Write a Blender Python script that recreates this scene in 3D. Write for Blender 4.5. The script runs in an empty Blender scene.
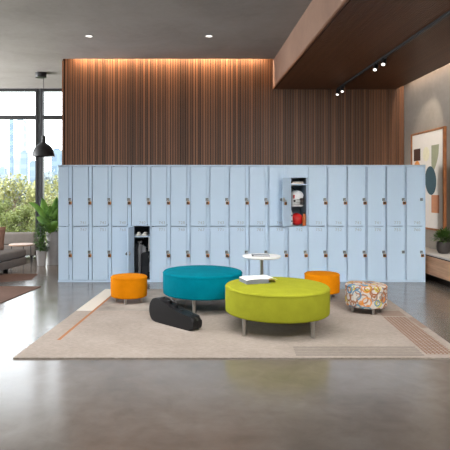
import bpy, bmesh, math, random
from mathutils import Vector, Matrix
random.seed(7)
SC = bpy.context.scene
COL = SC.collection
PI = math.pi
R = math.radians

# ------------------------------------------------------------------ materials
class G:
    """small helper around a node tree"""
    def __init__(s, name):
        s.m = bpy.data.materials.new(name); s.m.use_nodes = True
        s.t = s.m.node_tree; s.n = s.t.nodes; s.l = s.t.links
        s.b = s.n['Principled BSDF']
        s._oc = None
    def put(s, inp, v):
        if isinstance(v, bpy.types.NodeSocket): s.l.new(v, inp)
        elif isinstance(v, (tuple, list)) and len(v) == 3 and inp.type == 'RGBA': inp.default_value = (*v, 1)
        else: inp.default_value = v
    def obj(s):
        if s._oc is None: s._oc = s.n.new('ShaderNodeTexCoord').outputs['Object']
        return s._oc
    def xyz(s, v=None):
        x = s.n.new('ShaderNodeSeparateXYZ'); s.l.new(v or s.obj(), x.inputs[0]); return x.outputs
    def mp(s, scale=(1,1,1), rot=(0,0,0)):
        x = s.n.new('ShaderNodeMapping'); s.l.new(s.obj(), x.inputs[0])
        x.inputs['Scale'].default_value = scale; x.inputs['Rotation'].default_value = rot; return x.outputs[0]
    def ma(s, op, a, b=None, c=None):
        x = s.n.new('ShaderNodeMath'); x.operation = op
        s.put(x.inputs[0], a)
        if b is not None: s.put(x.inputs[1], b)
        if c is not None: s.put(x.inputs[2], c)
        return x.outputs[0]
    def noise(s, scale, detail=4, rough=.55, vec=None, dist=0):
        x = s.n.new('ShaderNodeTexNoise'); s.l.new(vec or s.obj(), x.inputs['Vector'])
        x.inputs['Scale'].default_value = scale; x.inputs['Detail'].default_value = detail
        x.inputs['Roughness'].default_value = rough; x.inputs['Distortion'].default_value = dist
        return x.outputs['Fac']
    def ramp(s, f, stops, interp='LINEAR'):
        x = s.n.new('ShaderNodeValToRGB'); s.put(x.inputs[0], f); r = x.color_ramp; r.interpolation = interp
        while len(r.elements) < len(stops): r.elements.new(.5)
        for e, (p, c) in zip(r.elements, stops): e.position = p; e.color = (*c, 1)
        return x.outputs[0]
    def mix(s, f, a, b, mode='MIX'):
        x = s.n.new('ShaderNodeMix'); x.data_type = 'RGBA'; x.blend_type = mode
        s.put(x.inputs['Factor'], f); s.put(x.inputs['A'], a); s.put(x.inputs['B'], b)
        return [o for o in x.outputs if o.type == 'RGBA'][0] if False else x.outputs[2]
    def bump(s, h, strength=.2, dist=.01):
        x = s.n.new('ShaderNodeBump'); s.l.new(h, x.inputs['Height'])
        x.inputs['Strength'].default_value = strength; x.inputs['Distance'].default_value = dist
        s.l.new(x.outputs[0], s.b.inputs['Normal'])
    def fin(s, col=None, rough=None, metal=0, spec=None):
        if col is not None: s.put(s.b.inputs['Base Color'], col)
        if rough is not None: s.put(s.b.inputs['Roughness'], rough)
        s.b.inputs['Metallic'].default_value = metal
        if spec is not None: s.b.inputs['Specular IOR Level'].default_value = spec
        return s.m

def mixfix(self, f, a, b, mode='MIX'):
    x = self.n.new('ShaderNodeMix'); x.data_type = 'RGBA'; x.blend_type = mode
    ins = [i for i in x.inputs if i.type == 'RGBA']
    self.put(x.inputs[0], f); self.put(ins[0], a); self.put(ins[1], b)
    return [o for o in x.outputs if o.type == 'RGBA'][0]
G.mix = mixfix

def srgb(r, g, b):
    f = lambda c: c/12.92 if c <= .04045 else ((c+.055)/1.055)**2.4
    return (f(r/255), f(g/255), f(b/255))

def plain(name, col, rough=.5, metal=0, var=.08, scale=20, spec=None, bump=0):
    g = G(name); n = g.noise(scale, 3)
    c1 = tuple(c*(1-var) for c in col); c2 = tuple(min(1, c*(1+var)) for c in col)
    c = g.ramp(n, [(.3, c1), (.7, c2)])
    if bump: g.bump(g.noise(scale*4, 3), bump, .004)
    return g.fin(c, rough, metal, spec)

def fabric(name, col, scale=420, var=.10):
    g = G(name)
    a = g.noise(scale, 2); b = g.noise(9, 4)
    c = g.ramp(b, [(.3, tuple(x*(1-var) for x in col)), (.7, tuple(min(1, x*(1+var)) for x in col))])
    c = g.mix(.35, c, g.ramp(a, [(.35, tuple(x*.72 for x in col)), (.65, tuple(min(1, x*1.22) for x in col))]))
    g.bump(a, .35, .002)
    return g.fin(c, .95, 0, .04)

M = {}
M['locker'] = plain('locker paint', srgb(184,207,229), .42, 0, .02, 3)
M['locker_in'] = plain('locker inside paint', srgb(78,90,100), .6, 0, .05, 5)  # lower open locker: interior shade put into the lining colour
M['locker_in_pale'] = plain('locker inside pale paint', srgb(150,166,180), .6, 0, .04, 5)  # upper open locker: same lining, coloured lighter to look lit
M['number'] = plain('number paint', srgb(148,158,168), .6)
M['steel'] = plain('brushed steel', (.55,.55,.54), .32, 1, .05, 40)
M['hasp'] = plain('hasp steel', (.20,.22,.24), .45, 1, .05, 40)
M['legmetal'] = plain('satin leg metal', (.46,.45,.43), .4, 1, .05, 40)
M['brass'] = plain('brass', srgb(190,128,70), .34, 1, .1, 60)
M['lockface'] = plain('dark lock face', (.03,.025,.022), .45)
M['teal'] = fabric('teal felt', srgb(0,112,130))
M['lime'] = fabric('lime felt', srgb(145,148,42))
M['orange'] = fabric('orange felt', srgb(200,120,10))
M['black'] = plain('black metal', (.012,.012,.013), .45)
M['blackplastic'] = plain('black shell', (.009,.009,.010), .42, bump=.1, spec=.22)
M['white'] = plain('white laminate', (.84,.84,.83), .35, 0, .02)
M['paper'] = plain('paper', (.78,.76,.72), .8, 0, .05, 60)
M['greycover'] = plain('grey cover', srgb(104,110,120), .55)
M['darkcover'] = plain('dark cover', srgb(52,54,58), .45)
M['tan'] = plain('tan cover', srgb(170,120,86), .6)
M['screen'] = plain('glossy panel', srgb(150,152,156), .25)

def slat_wood(name, dark, light, pitch, axis=0, rough=.42, off=0.0):
    g = G(name); s = g.xyz()
    k = g.ma('FLOOR', g.ma('DIVIDE', g.ma('ADD', s[axis], off), pitch))
    w = g.n.new('ShaderNodeTexWhiteNoise'); w.noise_dimensions = '1D'; g.l.new(k, w.inputs['W'])
    sc = [1,1,1]; sc[2 if axis == 0 and name.startswith('wall') else 1] = .06
    v = g.mp((26*sc[0], 26*sc[1], 26*sc[2]))
    n = g.noise(1.6, 5, .6, v)
    f = g.ma('ADD', g.ma('MULTIPLY', w.outputs['Value'], .62), g.ma('MULTIPLY', n, .4))
    c = g.ramp(f, [(.12, dark), (.9, light)])
    return g.fin(c, rough, 0, .35)
M['slat'] = slat_wood('wall slat walnut', srgb(82,56,40), srgb(146,102,74), .048)
M['slat_back'] = plain('slat backing', srgb(40,27,19), .8)
M['soffit_slat'] = slat_wood('soffit slat walnut', srgb(84,52,32), srgb(98,63,40), .032)
def streak(name, dark, light, scale=(30,1.6,30), rough=.45):
    g = G(name); n = g.noise(1.3, 6, .62, g.mp(scale))
    return g.fin(g.ramp(n, [(.28, dark), (.72, light)]), rough, 0, .35)
M['oak'] = streak('credenza oak', srgb(176,128,92), srgb(222,174,134), (40,1.5,14))
M['frameoak'] = streak('picture frame oak', srgb(120,74,44), srgb(172,112,68), (20,20,6))
M['deskwood'] = streak('side table wood', srgb(150,112,86), srgb(196,158,130))

def plaster(name, dark, light, rough=.8, s=1.1, bump=.15, spec=.2):
    g = G(name)
    n = g.noise(s, 8, .62, dist=.4); n2 = g.noise(14, 4)
    f = g.ma('ADD', g.ma('MULTIPLY', n, .8), g.ma('MULTIPLY', n2, .2))
    g.bump(n2, bump, .004)
    return g.fin(g.ramp(f, [(.3, dark), (.7, light)]), rough, 0, spec)
M['ceiling'] = plaster('ceiling plaster', srgb(124,117,113), srgb(142,136,132), .75)
M['fascia'] = plaster('soffit fascia plaster', srgb(122,96,82), srgb(141,113,97), .7, 1.6)
M['wall'] = plaster('concrete wall', srgb(128,120,112), srgb(152,144,135), .8, 1.3, .3)
M['stone'] = plaster('stone top', srgb(196,190,184), srgb(214,209,203), .45, 3)
M['pot'] = plaster('pot concrete', srgb(150,146,144), srgb(172,168,166), .75, 3)
M['darkpot'] = plaster('dark pot glaze', srgb(58,54,54), srgb(82,78,76), .4, 4)
M['soil'] = plain('soil', (.03,.02,.014), .95)

g = G('polished concrete')
n = g.noise(.8, 9, .65, dist=.6); n2 = g.noise(5, 6, .6, dist=.5)
f = g.ma('ADD', g.ma('MULTIPLY', n, .65), g.ma('MULTIPLY', n2, .35))
c = g.ramp(f, [(.3, srgb(90,83,77)), (.5, srgb(108,100,93)), (.72, srgb(124,116,109))])
rg = g.ramp(n2, [(.3, (.15,)*3), (.7, (.25,)*3)])
M['floor'] = g.fin(c, rg, 0, .65); g.b.inputs['Coat Weight'].default_value = .22; g.b.inputs['Coat Roughness'].default_value = .2

# large rug: u runs along the front edge, v to the back
RUG_SHEAR = .0944
g = G('woven rug'); s = g.xyz()
u = g.ma('SUBTRACT', s[0], g.ma('MULTIPLY', s[1], RUG_SHEAR)); v = s[1]
def band(x, a, b): return g.ma('MULTIPLY', g.ma('GREATER_THAN', x, a), g.ma('LESS_THAN', x, b))
def rect(a, b, c_, d): return g.ma('MULTIPLY', band(u, a, b), band(v, c_, d))
def stripes(x, per, duty): return g.ma('LESS_THAN', g.ma('FRACT', g.ma('DIVIDE', x, per)), duty)
weave = g.noise(1, 3, .6, g.mp((26, 210, 26))); blot = g.noise(1.6, 6, .6); fine = g.noise(150, 2)
base = g.ramp(blot, [(.3, srgb(132,122,114)), (.7, srgb(164,153,144))])
base = g.mix(.4, base, g.ramp(weave, [(.35, srgb(118,108,100)), (.65, srgb(178,167,157))]))
base = g.mix(rect(-1, .2, 1.72, 4), base, srgb(196,190,180))
grey = g.ramp(blot, [(.35, srgb(118,112,107)), (.65, srgb(166,158,149))])
base = g.mix(rect(.22, 1.25, 1.72, 4), base, grey)
base = g.mix(g.ma('MULTIPLY', rect(1.25, 3.5, 2.2, 4), .6), base, grey)
base = g.mix(rect(.19, .222, .52, 4), base, srgb(152,104,72))
hat = g.ma('MAXIMUM', stripes(v, .042, .42), stripes(u, .036, .36))
base = g.mix(g.ma('MULTIPLY', rect(3.53, 3.78, .09, 1.42), g.ma('MULTIPLY', hat, .9)), base, srgb(122,90,72))
base = g.mix(g.ma('MULTIPLY', rect(3.53, 3.80, 1.45, 1.72), .55), base, srgb(124,98,82))
base = g.mix(g.ma('MULTIPLY', rect(3.79, 4.2, .95, 1.4), .5), base, srgb(124,98,82))
base = g.mix(g.ma('MULTIPLY', rect(2.4, 3.5, .045, .31), g.ma('MULTIPLY', stripes(v, .056, .5), .85)), base, srgb(108,101,95))
g.bump(fine, .4, .003)
M['rug'] = g.fin(base, .95, 0, .1)
g = G('brown rug weave'); n = g.noise(60, 3); w2 = g.noise(1.4, 4)
M['brownrug'] = g.fin(g.ramp(g.ma('ADD', g.ma('MULTIPLY', n, .4), g.ma('MULTIPLY', w2, .6)), [(.35, srgb(98,76,66)), (.65, srgb(124,98,86))]), .95, 0, .1)

# patterned upholstery: overlapping coloured rings on off-white
g = G('ring patterned fabric')
def vor(scale, off):
    mpn = g.n.new('ShaderNodeMapping'); g.l.new(g.obj(), mpn.inputs[0]); mpn.inputs['Location'].default_value = off
    x = g.n.new('ShaderNodeTexVoronoi'); x.inputs['Scale'].default_value = scale; x.inputs['Randomness'].default_value = .75
    g.l.new(mpn.outputs[0], x.inputs['Vector']); return x.outputs['Distance'], x.outputs['Color']
base = g.ramp(g.noise(40, 3), [(.3, srgb(164,158,150)), (.7, srgb(194,188,180))])
pal = [(0, srgb(140,84,46)), (.3, srgb(196,122,44)), (.48, srgb(54,116,150)), (.62, srgb(176,168,50)), (.75, srgb(146,90,56)), (.9, srgb(120,116,110))]
for sc_, off, rad, wd in ((9, (0,0,0), .43, .075), (11, (.35,.2,.1), .40, .07), (8.5, (.7,.5,.33), .48, .06)):
    d, cc = vor(sc_, off)
    pc = g.ramp(g.xyz(cc)[0], pal, 'CONSTANT')
    ring = g.ma('LESS_THAN', g.ma('ABSOLUTE', g.ma('SUBTRACT', d, rad)), wd)
    fill = g.ma('MULTIPLY', g.ma('LESS_THAN', d, .2), g.ma('GREATER_THAN', g.xyz(cc)[1], .62))
    base = g.mix(g.ma('MULTIPLY', g.ma('MAXIMUM', ring, fill), .82), base, pc)
g.bump(g.noise(420, 2), .3, .002)
M['ringfabric'] = g.fin(base, .9, 0, .15)

M['sofa'] = fabric('grey sofa fabric', srgb(112,106,102), 260)
M['sofalight'] = fabric('pale grey sofa fabric', srgb(150,142,136), 260)
M['cushion'] = fabric('brown cushion fabric', srgb(132,102,88), 260)
M['jacket'] = fabric('dark jacket cloth', srgb(118,120,124), 200)
M['bag'] = fabric('black bag cloth', srgb(38,40,43), 200)
M['whitecloth'] = fabric('white cloth', srgb(214,214,214), 200)
M['helmet'] = plain('white helmet shell', srgb(216,218,220), .28)
M['red'] = plain('red rubber', srgb(190,26,24), .5, bump=.2)
M['redstripe'] = plain('red stripe', srgb(186,40,34), .4)
M['orangeplastic'] = plain('orange plastic', srgb(206,110,52), .4)
M['shoe'] = plain('white leather', srgb(226,226,224), .5)
M['sole'] = plain('pale sole', srgb(200,198,194), .6)

def leafmat(name, dark, light, sc_=6):
    g = G(name); n = g.noise(sc_, 4)
    c = g.ramp(n, [(.3, dark), (.7, light)])
    m = g.fin(c, .5, 0, .3)
    t = g.n.new('ShaderNodeBsdfTranslucent'); g.l.new(c, t.inputs[0])
    mx = g.n.new('ShaderNodeMixShader'); mx.inputs[0].default_value = .3
    g.l.new(g.b.outputs[0], mx.inputs[1]); g.l.new(t.outputs[0], mx.inputs[2])
    g.l.new(mx.outputs[0], g.n['Material Output'].inputs['Surface'])
    return m
M['leaf'] = leafmat('broad leaf', srgb(44,84,28), srgb(104,142,52))
M['leafdark'] = leafmat('small dark leaf', srgb(40,72,30), srgb(92,124,56), 12)
M['tree_a'] = leafmat('yellow green tree leaf', srgb(126,126,80), srgb(180,176,124), 1.2)
M['tree_b'] = leafmat('grey green tree leaf', srgb(96,104,110), srgb(152,156,152), 1.2)
M['tree_c'] = leafmat('mid green tree leaf', srgb(88,98,52), srgb(140,146,86), 1.2)
M['bark'] = plain('bark', srgb(120,104,90), .9)
M['rock'] = plaster('garden rock', srgb(150,150,152), srgb(196,196,198), .9, 1.5)
M['grass'] = plain('lawn', srgb(150,160,100), .95, 0, .2, 2)
def tower(name, a, b, sx, sz):  # distance haze is mixed into the facade colours passed in
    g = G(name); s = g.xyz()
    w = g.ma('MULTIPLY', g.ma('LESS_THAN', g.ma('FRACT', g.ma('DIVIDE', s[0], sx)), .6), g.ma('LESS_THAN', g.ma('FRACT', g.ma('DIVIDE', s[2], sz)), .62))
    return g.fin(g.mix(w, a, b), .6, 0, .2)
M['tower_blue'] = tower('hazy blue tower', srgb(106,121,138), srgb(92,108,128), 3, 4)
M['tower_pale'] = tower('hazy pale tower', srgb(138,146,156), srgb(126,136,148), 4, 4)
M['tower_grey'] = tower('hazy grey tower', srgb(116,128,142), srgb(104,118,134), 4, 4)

g = G('window glass')
tr = g.n.new('ShaderNodeBsdfTransparent'); gl = g.n.new('ShaderNodeBsdfGlossy'); gl.inputs['Roughness'].default_value = .02
fr = g.n.new('ShaderNodeFresnel'); fr.inputs['IOR'].default_value = 1.35
mx = g.n.new('ShaderNodeMixShader'); tr.inputs[0].default_value = (.97,.985,.98,1)
g.l.new(fr.outputs[0], mx.inputs[0]); g.l.new(tr.outputs[0], mx.inputs[1]); g.l.new(gl.outputs[0], mx.inputs[2])
g.l.new(mx.outputs[0], g.n['Material Output'].inputs['Surface']); M['glass'] = g.m

def emit(name, col, st):
    g = G(name); g.b.inputs['Emission Color'].default_value = (*col, 1); g.b.inputs['Emission Strength'].default_value = st
    return g.fin((.8,.8,.8), .5)
M['lamp'] = emit('lamp lens', (1,.93,.84), 2.2)
M['led'] = emit('led strip glow', (1,.80,.6), 3)
M['art_paper'] = plain('art paper', srgb(222,214,204), .8, 0, .02)
for k, c_ in dict(brown=(70,42,30), orange=(222,146,74), cream=(224,216,184), olive=(150,150,122), teal=(60,84,92), terra=(196,134,98)).items():
    M['art_'+k] = plain('art '+k, srgb(*c_), .8, 0, .06, 12)

# ------------------------------------------------------------------ mesh helpers
class MB:
    def __init__(s): s.bm = bmesh.new(); s.mi = 0
    def _mat(s, faces):
        for f in faces: f.material_index = s.mi
    def box(s, x0, x1, y0, y1, z0, z1, bev=0, seg=2, mat=None):
        r = bmesh.ops.create_cube(s.bm, size=1); vs = r['verts']
        for v_ in vs:
            v_.co = Vector((x0 + (v_.co.x+.5)*(x1-x0), y0 + (v_.co.y+.5)*(y1-y0), z0 + (v_.co.z+.5)*(z1-z0)))
        fs = list({f for v_ in vs for f in v_.link_faces}); s._mat(fs)
        if bev:
            es = list({e for v_ in vs for e in v_.link_edges})
            r = bmesh.ops.bevel(s.bm, geom=es, offset=bev, segments=seg, profile=.5, affect='EDGES'); s._mat(r['faces'])
            vs = list({v_ for f in r['faces'] for v_ in f.verts} | {v_ for v_ in vs if v_.is_valid})
        if mat is not None: bmesh.ops.transform(s.bm, matrix=mat, verts=[v_ for v_ in vs if v_.is_valid])
        return s
    def lathe(s, prof, c=(0,0,0), n=48, axis='Z', cap=True):
        rings = []
        for r, z in prof:
            ring = []
            for k in range(n):
                a = 2*PI*k/n
                p = (r*math.cos(a), r*math.sin(a), z)
                if axis == 'Y': p = (p[0], p[2], p[1])
                if axis == 'X': p = (p[2], p[0], p[1])
                ring.append(s.bm.verts.new((p[0]+c[0], p[1]+c[1], p[2]+c[2])))
            rings.append(ring)
        fs = []
        for a, b in zip(rings, rings[1:]):
            for k in range(n): fs.append(s.bm.faces.new((a[k], a[(k+1)%n], b[(k+1)%n], b[k])))
        if cap:
            fs.append(s.bm.faces.new(list(reversed(rings[0])))); fs.append(s.bm.faces.new(rings[-1]))
        s._mat(fs); return s
    def cone(s, p, q, r0, r1, n=16):
        p, q = Vector(p), Vector(q); d = q-p; L = d.length
        rot = d.to_track_quat('Z', 'Y').to_matrix().to_4x4(); rot.translation = p
        r = bmesh.ops.create_cone(s.bm, cap_ends=True, segments=n, radius1=r0, radius2=r1, depth=L, matrix=rot @ Matrix.Translation((0,0,L/2)))
        s._mat({f for v_ in r['verts'] for f in v_.link_faces}); return s
    def tube(s, pts, r, n=8, closed=False):
        pts = [Vector(p) for p in pts]; rings = []; N = len(pts)
        for i, p in enumerate(pts):
            if closed: t = pts[(i+1)%N] - pts[i-1]
            else: t = pts[min(i+1, N-1)] - pts[max(i-1, 0)]
            t.normalize(); a = t.orthogonal()
            ref = Vector((0,0,1)) if abs(t.z) < .9 else Vector((0,1,0))
            a = t.cross(ref).normalized(); b = t.cross(a)
            rr = r[i] if isinstance(r, (list, tuple)) else r
            rings.append([s.bm.verts.new(p + rr*(math.cos(2*PI*k/n)*a + math.sin(2*PI*k/n)*b)) for k in range(n)])
        fs = []
        prs = list(zip(rings, rings[1:])) + ([(rings[-1], rings[0])] if closed else [])
        for a, b in prs:
            for k in range(n): fs.append(s.bm.faces.new((a[k], a[(k+1)%n], b[(k+1)%n], b[k])))
        if not closed:
            fs.append(s.bm.faces.new(list(reversed(rings[0])))); fs.append(s.bm.faces.new(rings[-1]))
        s._mat(fs); return s
    def prism(s, poly, y0, y1, bev=0, seg=3):
        """poly in (x,z), extruded along y"""
        a = [s.bm.verts.new((x, y0, z)) for x, z in poly]; b = [s.bm.verts.new((x, y1, z)) for x, z in poly]
        n = len(poly); caps = [s.bm.faces.new(a), s.bm.faces.new(list(reversed(b)))]
        fs = list(caps)
        for k in range(n): fs.append(s.bm.faces.new((a[k], b[k], b[(k+1)%n], a[(k+1)%n])))
        s._mat(fs)
        if bev:
            es = list({e for f in caps for e in f.edges})
            r = bmesh.ops.bevel(s.bm, geom=es, offset=bev, segments=seg, profile=.5, affect='EDGES'); s._mat(r['faces'])
        return s
    def ellipsoid(s, c, r, u_=24, v_=14, mat=None):
        m = Matrix.Translation(c) @ (mat or Matrix()) @ Matrix.Diagonal((*r, 1))
        q = bmesh.ops.create_uvsphere(s.bm, u_segments=u_, v_segments=v_, radius=1, matrix=m)
        s._mat({f for w in q['verts'] for f in w.link_faces}); return s
    def quad(s, pts):
        s._mat([s.bm.faces.new([s.bm.verts.new(p) for p in pts])]); return s
    def build(s, name, mat, parent=None, smooth=False, loc=(0,0,0), recalc=True):
        if recalc: bmesh.ops.recalc_face_normals(s.bm, faces=s.bm.faces[:])
        me = bpy.data.meshes.new(name); s.bm.to_mesh(me); s.bm.free()
        for m in (mat if isinstance(mat, (list, tuple)) else [mat]): me.materials.append(m)
        if smooth:
            for p in me.polygons: p.use_smooth = True
            if smooth != 'all': me.set_sharp_from_angle(angle=R(38))
        o = bpy.data.objects.new(name, me); COL.objects.link(o); o.location = loc
        if parent: o.parent = parent
        return o

def tag(o, label, cat, group=None, kind=None):
    if label: o['label'] = label
    if cat: o['category'] = cat
    if group: o['group'] = group
    if kind: o['kind'] = kind
    return o
def thing(name, label, cat, loc, rz=0, group=None):
    o = bpy.data.objects.new(name, None); COL.objects.link(o)
    o.location = loc; o.rotation_euler = (0, 0, rz); o.empty_display_size = .1
    return tag(o, label, cat, group)
def struct(o): o['kind'] = 'structure'; return o
def mesh_obj(name, me, parent, loc=(0,0,0)):
    o = bpy.data.objects.new(name, me); COL.objects.link(o); o.parent = parent; o.location = loc; return o
def dup(root, loc, rz, label):
    r = root.copy(); COL.objects.link(r); r.location = loc; r.rotation_euler = (0, 0, rz); r['label'] = label
    for ch in list(root.children):
        c = ch.copy(); COL.objects.link(c); c.parent = r
        for gch in list(ch.children):
            d = gch.copy(); COL.objects.link(d); d.parent = c
    return r

# ------------------------------------------------------------------ camera
F, VX, VY, HC = 520.0, 188.0, 191.0, 1.42
def at(px, py, Y): return Vector(((px-VX)*Y/F, Y, HC-(py-VY)*Y/F))
cam = bpy.data.cameras.new('camera'); co = bpy.data.objects.new('camera', cam); COL.objects.link(co)
co.location = (0, 0, HC); co.rotation_euler = (PI/2, 0, 0)
cam.sensor_width = 36; cam.lens = 36*F/450; cam.shift_x = (225-VX)/450; cam.shift_y = -(225-VY)/450
cam.clip_end = 800
SC.camera = co

# ------------------------------------------------------------------ room
CZ, WY, WX, SZ, SX = 3.91, 9.95, 4.13, 3.36, 1.62   # ceiling, back wall, right wall, soffit underside, soffit left edge
GY = 12.7                                            # window wall
LX = -2.39                                           # end of the slatted wall
XL, YF = -9.0, -3.5
struct(MB().box(XL, WX+.3, YF, GY+.1, -.3, 0).build('floor', M['floor']))
b = MB(); b.box(XL, WX+.3, YF, 9.80, CZ, CZ+.35); b.box(XL, LX, 9.80, GY+.1, CZ, CZ+.35); b.box(LX, WX+.3, 9.80, WY+.02, CZ+.28, CZ+.35)
struct(b.build('ceiling', M['ceiling']))
# slatted back wall: backing and vertical slats
b = MB(); b.box(LX, WX+.3, WY, GY+.1, 0, CZ+.28); b.mi = 0
wall = struct(b.build('wall_back', M['slat_back']))
b = MB(); p = .048; k = math.ceil(LX/p)
while (k+1)*p < WX:
    w_ = .033 if k % 3 else .037
    b.box(k*p+.006, k*p+.006+w_, WY-.022, WY+.002, .0, CZ+.26); k += 1
wc = b.build('slat_cladding', M['slat'], wall)
MB().box(LX-.015, LX+.012, WY-.024, WY+.3, 0, CZ-.001).build('edge_strip', M['slat'], wall)
struct(MB().box(WX, WX+.3, YF, WY, 0, CZ).build('wall_right', M['wall']))
struct(MB().box(XL-.3, WX+.3, YF-.3, YF, 0, CZ).build('wall_front', M['wall']))
struct(MB().box(XL-.3, XL, YF, 8.0, 0, CZ).build('wall_left', M['wall']))
# soffit with ribbed timber underside
b = MB(); b.box(SX, WX-.13, YF, WY-.025, SZ+.02, CZ-.001)
sof = struct(b.build('ceiling_soffit', M['fascia']))
b = MB(); p = .032; k = math.ceil((SX+.02)/p)
while (k+1)*p < WX-.14:
    b.box(k*p, k*p+.024, YF, WY-.026, SZ, SZ+.022); k += 1
MB().box(SX+.02, WX-.135, YF, WY-.027, SZ+.012, SZ+.0195).build('backing', M['slat_back'], sof)
b.build('rib_cladding', M['soffit_slat'], sof)
b = MB(); b.box(SX-.004, SX+.02, YF, WY-.026, SZ-.004, SZ+.03); b.build('edge_trim', M['soffit_slat'], sof)

# window wall
MU = (38.2-VX)*GY/F, (41.3-VX)*GY/F
def window(name, x0, x1, top=CZ):
    zt = HC-(117.5-VY)*GY/F
    w = bpy.data.objects.new(name, None); COL.objects.link(w); w.location = (0, GY, 0); w['kind'] = 'structure'
    f = MB(); f.box(x0, x1, -.06, .06, 0, .08); f.box(x0, x1, -.06, .06, top-.06, top); f.box(x0, x1, -.06, .06, zt-.045, zt+.045)
    f.build('window_frame', M['black'], w)
    m_ = MB(); m_.box(x0-.0, x0+.055, -.07, .07, 0, top); m_.box(x1-.05, x1, -.07, .07, 0, top)
    m_.build('mullion', M['black'], w)
    for z0, z1 in ((.08, zt-.045), (zt+.045, top-.06)):
        gp = MB(); gp.box(x0+.05, x1-.05, -.006, .006, z0, z1); gp.build('pane', M['glass'], w)
    return w
window('window_1', MU[1], LX)
window('window_2', MU[0]-3.4, MU[0])
window('window_3', XL, MU[0]-3.4)
o = MB().box(MU[0], MU[1], GY-.03, GY+.03, 0, CZ).build('trim_1', plain('mullion infill', srgb(112,118,122), .4, .3))
struct(o)

# ------------------------------------------------------------------ recessed and cove lights
def downlight(x, y, label):
    t = thing('downlight', label, 'downlight', (x, y, CZ), 0, 'recessed downlights in the ceiling')
    MB().lathe([(.060,-.001),(.064,-.006),(.052,-.008),(.046,-.002)], n=24, cap=False).build('trim_ring', M['white'], t, True)
    MB().lathe([(.047,-.002),(.02,-.003)], n=24).build('lens', M['lamp'], t)
    return t
downlight(-1.59, 8.353, 'small round recessed downlight nearer the window side of the grey ceiling')
downlight(.337, 8.353, 'small round recessed downlight nearer the timber soffit')

tk = thing('lighting_track', 'long black lighting track under the timber soffit', 'lighting track', (2.82, 0, SZ))
MB().box(-.02, .02, 1.0, 9.78, -.035, 0, .004).build('rail', M['black'], tk)
MB().box(-.022, .022, 9.75, 9.79, -.037, 0, .004).build('end_cap', M['black'], tk)
def spot(y, label, aim, rz_first=None):
    t = thing('track_spotlight', label, 'spotlight', (2.82, y, SZ-.035), 0, 'black spotlights on the lighting track')
    MB().box(-.015, .015, -.04, .04, -.022, 0, .003).build('adapter', M['black'], t)
    MB().cone((0,0,-.018), (0,0,-.05), .008, .008, 10).build('stem', M['black'], t)
    d = Vector(aim).normalized(); c = Vector((-.02,0,-.052)); a = c - d*.035; e = c + d*.06
    bd = MB(); bd.cone(a, e, .036, .036, 24).build('lamp_body', M['black'], t, True)
    ln = MB(); ln.cone(e, e+d*.004, .025, .025, 24); ln.build('lens', M['lamp'], t)
    return t
spot(9.72, 'black spotlight at the far end of the track, against the slatted wall', (-.25,-.35,-.9))
spot(9.42, 'black spotlight second from the far end of the track', (-.2,-.4,-.9))
spot(7.76, 'black spotlight third from the far end of the track', (-.35,-.45,-.82))
spot(7.44, 'black spotlight fourth from the far end of the track, nearest the viewer', (-.3,-.5,-.82))

# pendant lamp
pt = thing('pendant_lamp', 'black dome pendant lamp hanging by the window', 'lamp', (-3.075, 10.96, CZ))
zb = 2.15-CZ
MB().lathe([(.001,-.10),(.113,-.10),(.115,-.095),(.115,-.002),(.113,0)], (-.025,0,0), n=32).build('canopy', M['black'], pt, True)
MB().cone((.03,0,-.1), (.03,0,zb+.43), .006, .006, 8).build('cord', M['black'], pt)
MB().lathe([(.030,.44),(.040,.43),(.044,.30),(.06,.275),(.11,.25),(.165,.20),(.205,.13),(.225,.055),(.232,.0),(.226,.0),(.215,.05),(.195,.12),(.155,.185),(.10,.235),(.03,.255)], (.03,0,zb), 40, cap=False).build('lamp_shade', M['black'], pt, True)
MB().ellipsoid((.03,0,zb+.12), (.045,.045,.06), 16, 10).build('bulb', M['paper'], pt, True)

# ------------------------------------------------------------------ lockers
LY = 8.11; PXM = F/LY
LH, LD = 1.826, .48
ZB, ZM, ZT = .034, .874, 1.803
def text_mesh(txt, size):
    cu = bpy.data.curves.new('txt', 'FONT'); cu.body = txt; cu.size = size; cu.align_x = 'CENTER'; cu.extrude = .0004; cu.space_character = 1.15
    o = bpy.data.objects.new('txt', cu); COL.objects.link(o)
    bpy.context.view_layer.update()
    me = bpy.data.meshes.new_from_object(o.evaluated_get(bpy.context.evaluated_depsgraph_get()))
    bpy.data.objects.remove(o); bpy.data.curves.remove(cu)
    me.transform(Matrix.Rotation(PI/2, 4, 'X'))
    me.materials.clear(); me.materials.append(M['number']); return me
_num = {}
def num_mesh(t):
    if t not in _num: _num[t] = text_mesh(t, .062)
    return _num[t]

def body_mesh(w, header=False, open_up=None):
    b = MB(); t = .012; ch = .052
    b.box(0, t, .035, LD, 0, LH-.001); b.box(w-t, w-.0006, .0, LD, 0, LH-.001)
    b.box(0, w-.0006, LD-t, LD, 0, LH-.001)
    b.box(0, w-.0006, 0, LD, LH-t, LH)
    b.box(t, w-t, .045, LD-t, ZM-.006, ZM+.002); b.box(t, w-t, .02, LD-t, ZB-.012, ZB)
    b.box(-.0002, w-.0006, -.010, .012, LH-.022, LH+.0005, .002)          # top rail
    b.box(-.0002, w-.0006, -.006, .012, 0, ZB-.004, .002)                   # plinth rail
    for up, za, zc in ((True, ZM, LH-.02), (False, ZB-.004, ZM)):
        if up == open_up:
            b.box(.0, .040, -.002, .036, za, zc); b.box(w-.018, w-.0006, .003, .016, za, zc)
        else: b.box(w-ch, w-.0006, .008, .030, za, zc)                       # latch jamb
    b.box(w-.010, w-.0006, -.006, .012, ZB-.004, LH-.02, .002)              # outer stile
    if header: b.box(t-.006, w-.012, -.006, .010, 1.626, ZT, .002)
    o = b.build('carcass', M['locker']); me = o.data; bpy.data.objects.remove(o); return me
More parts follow.
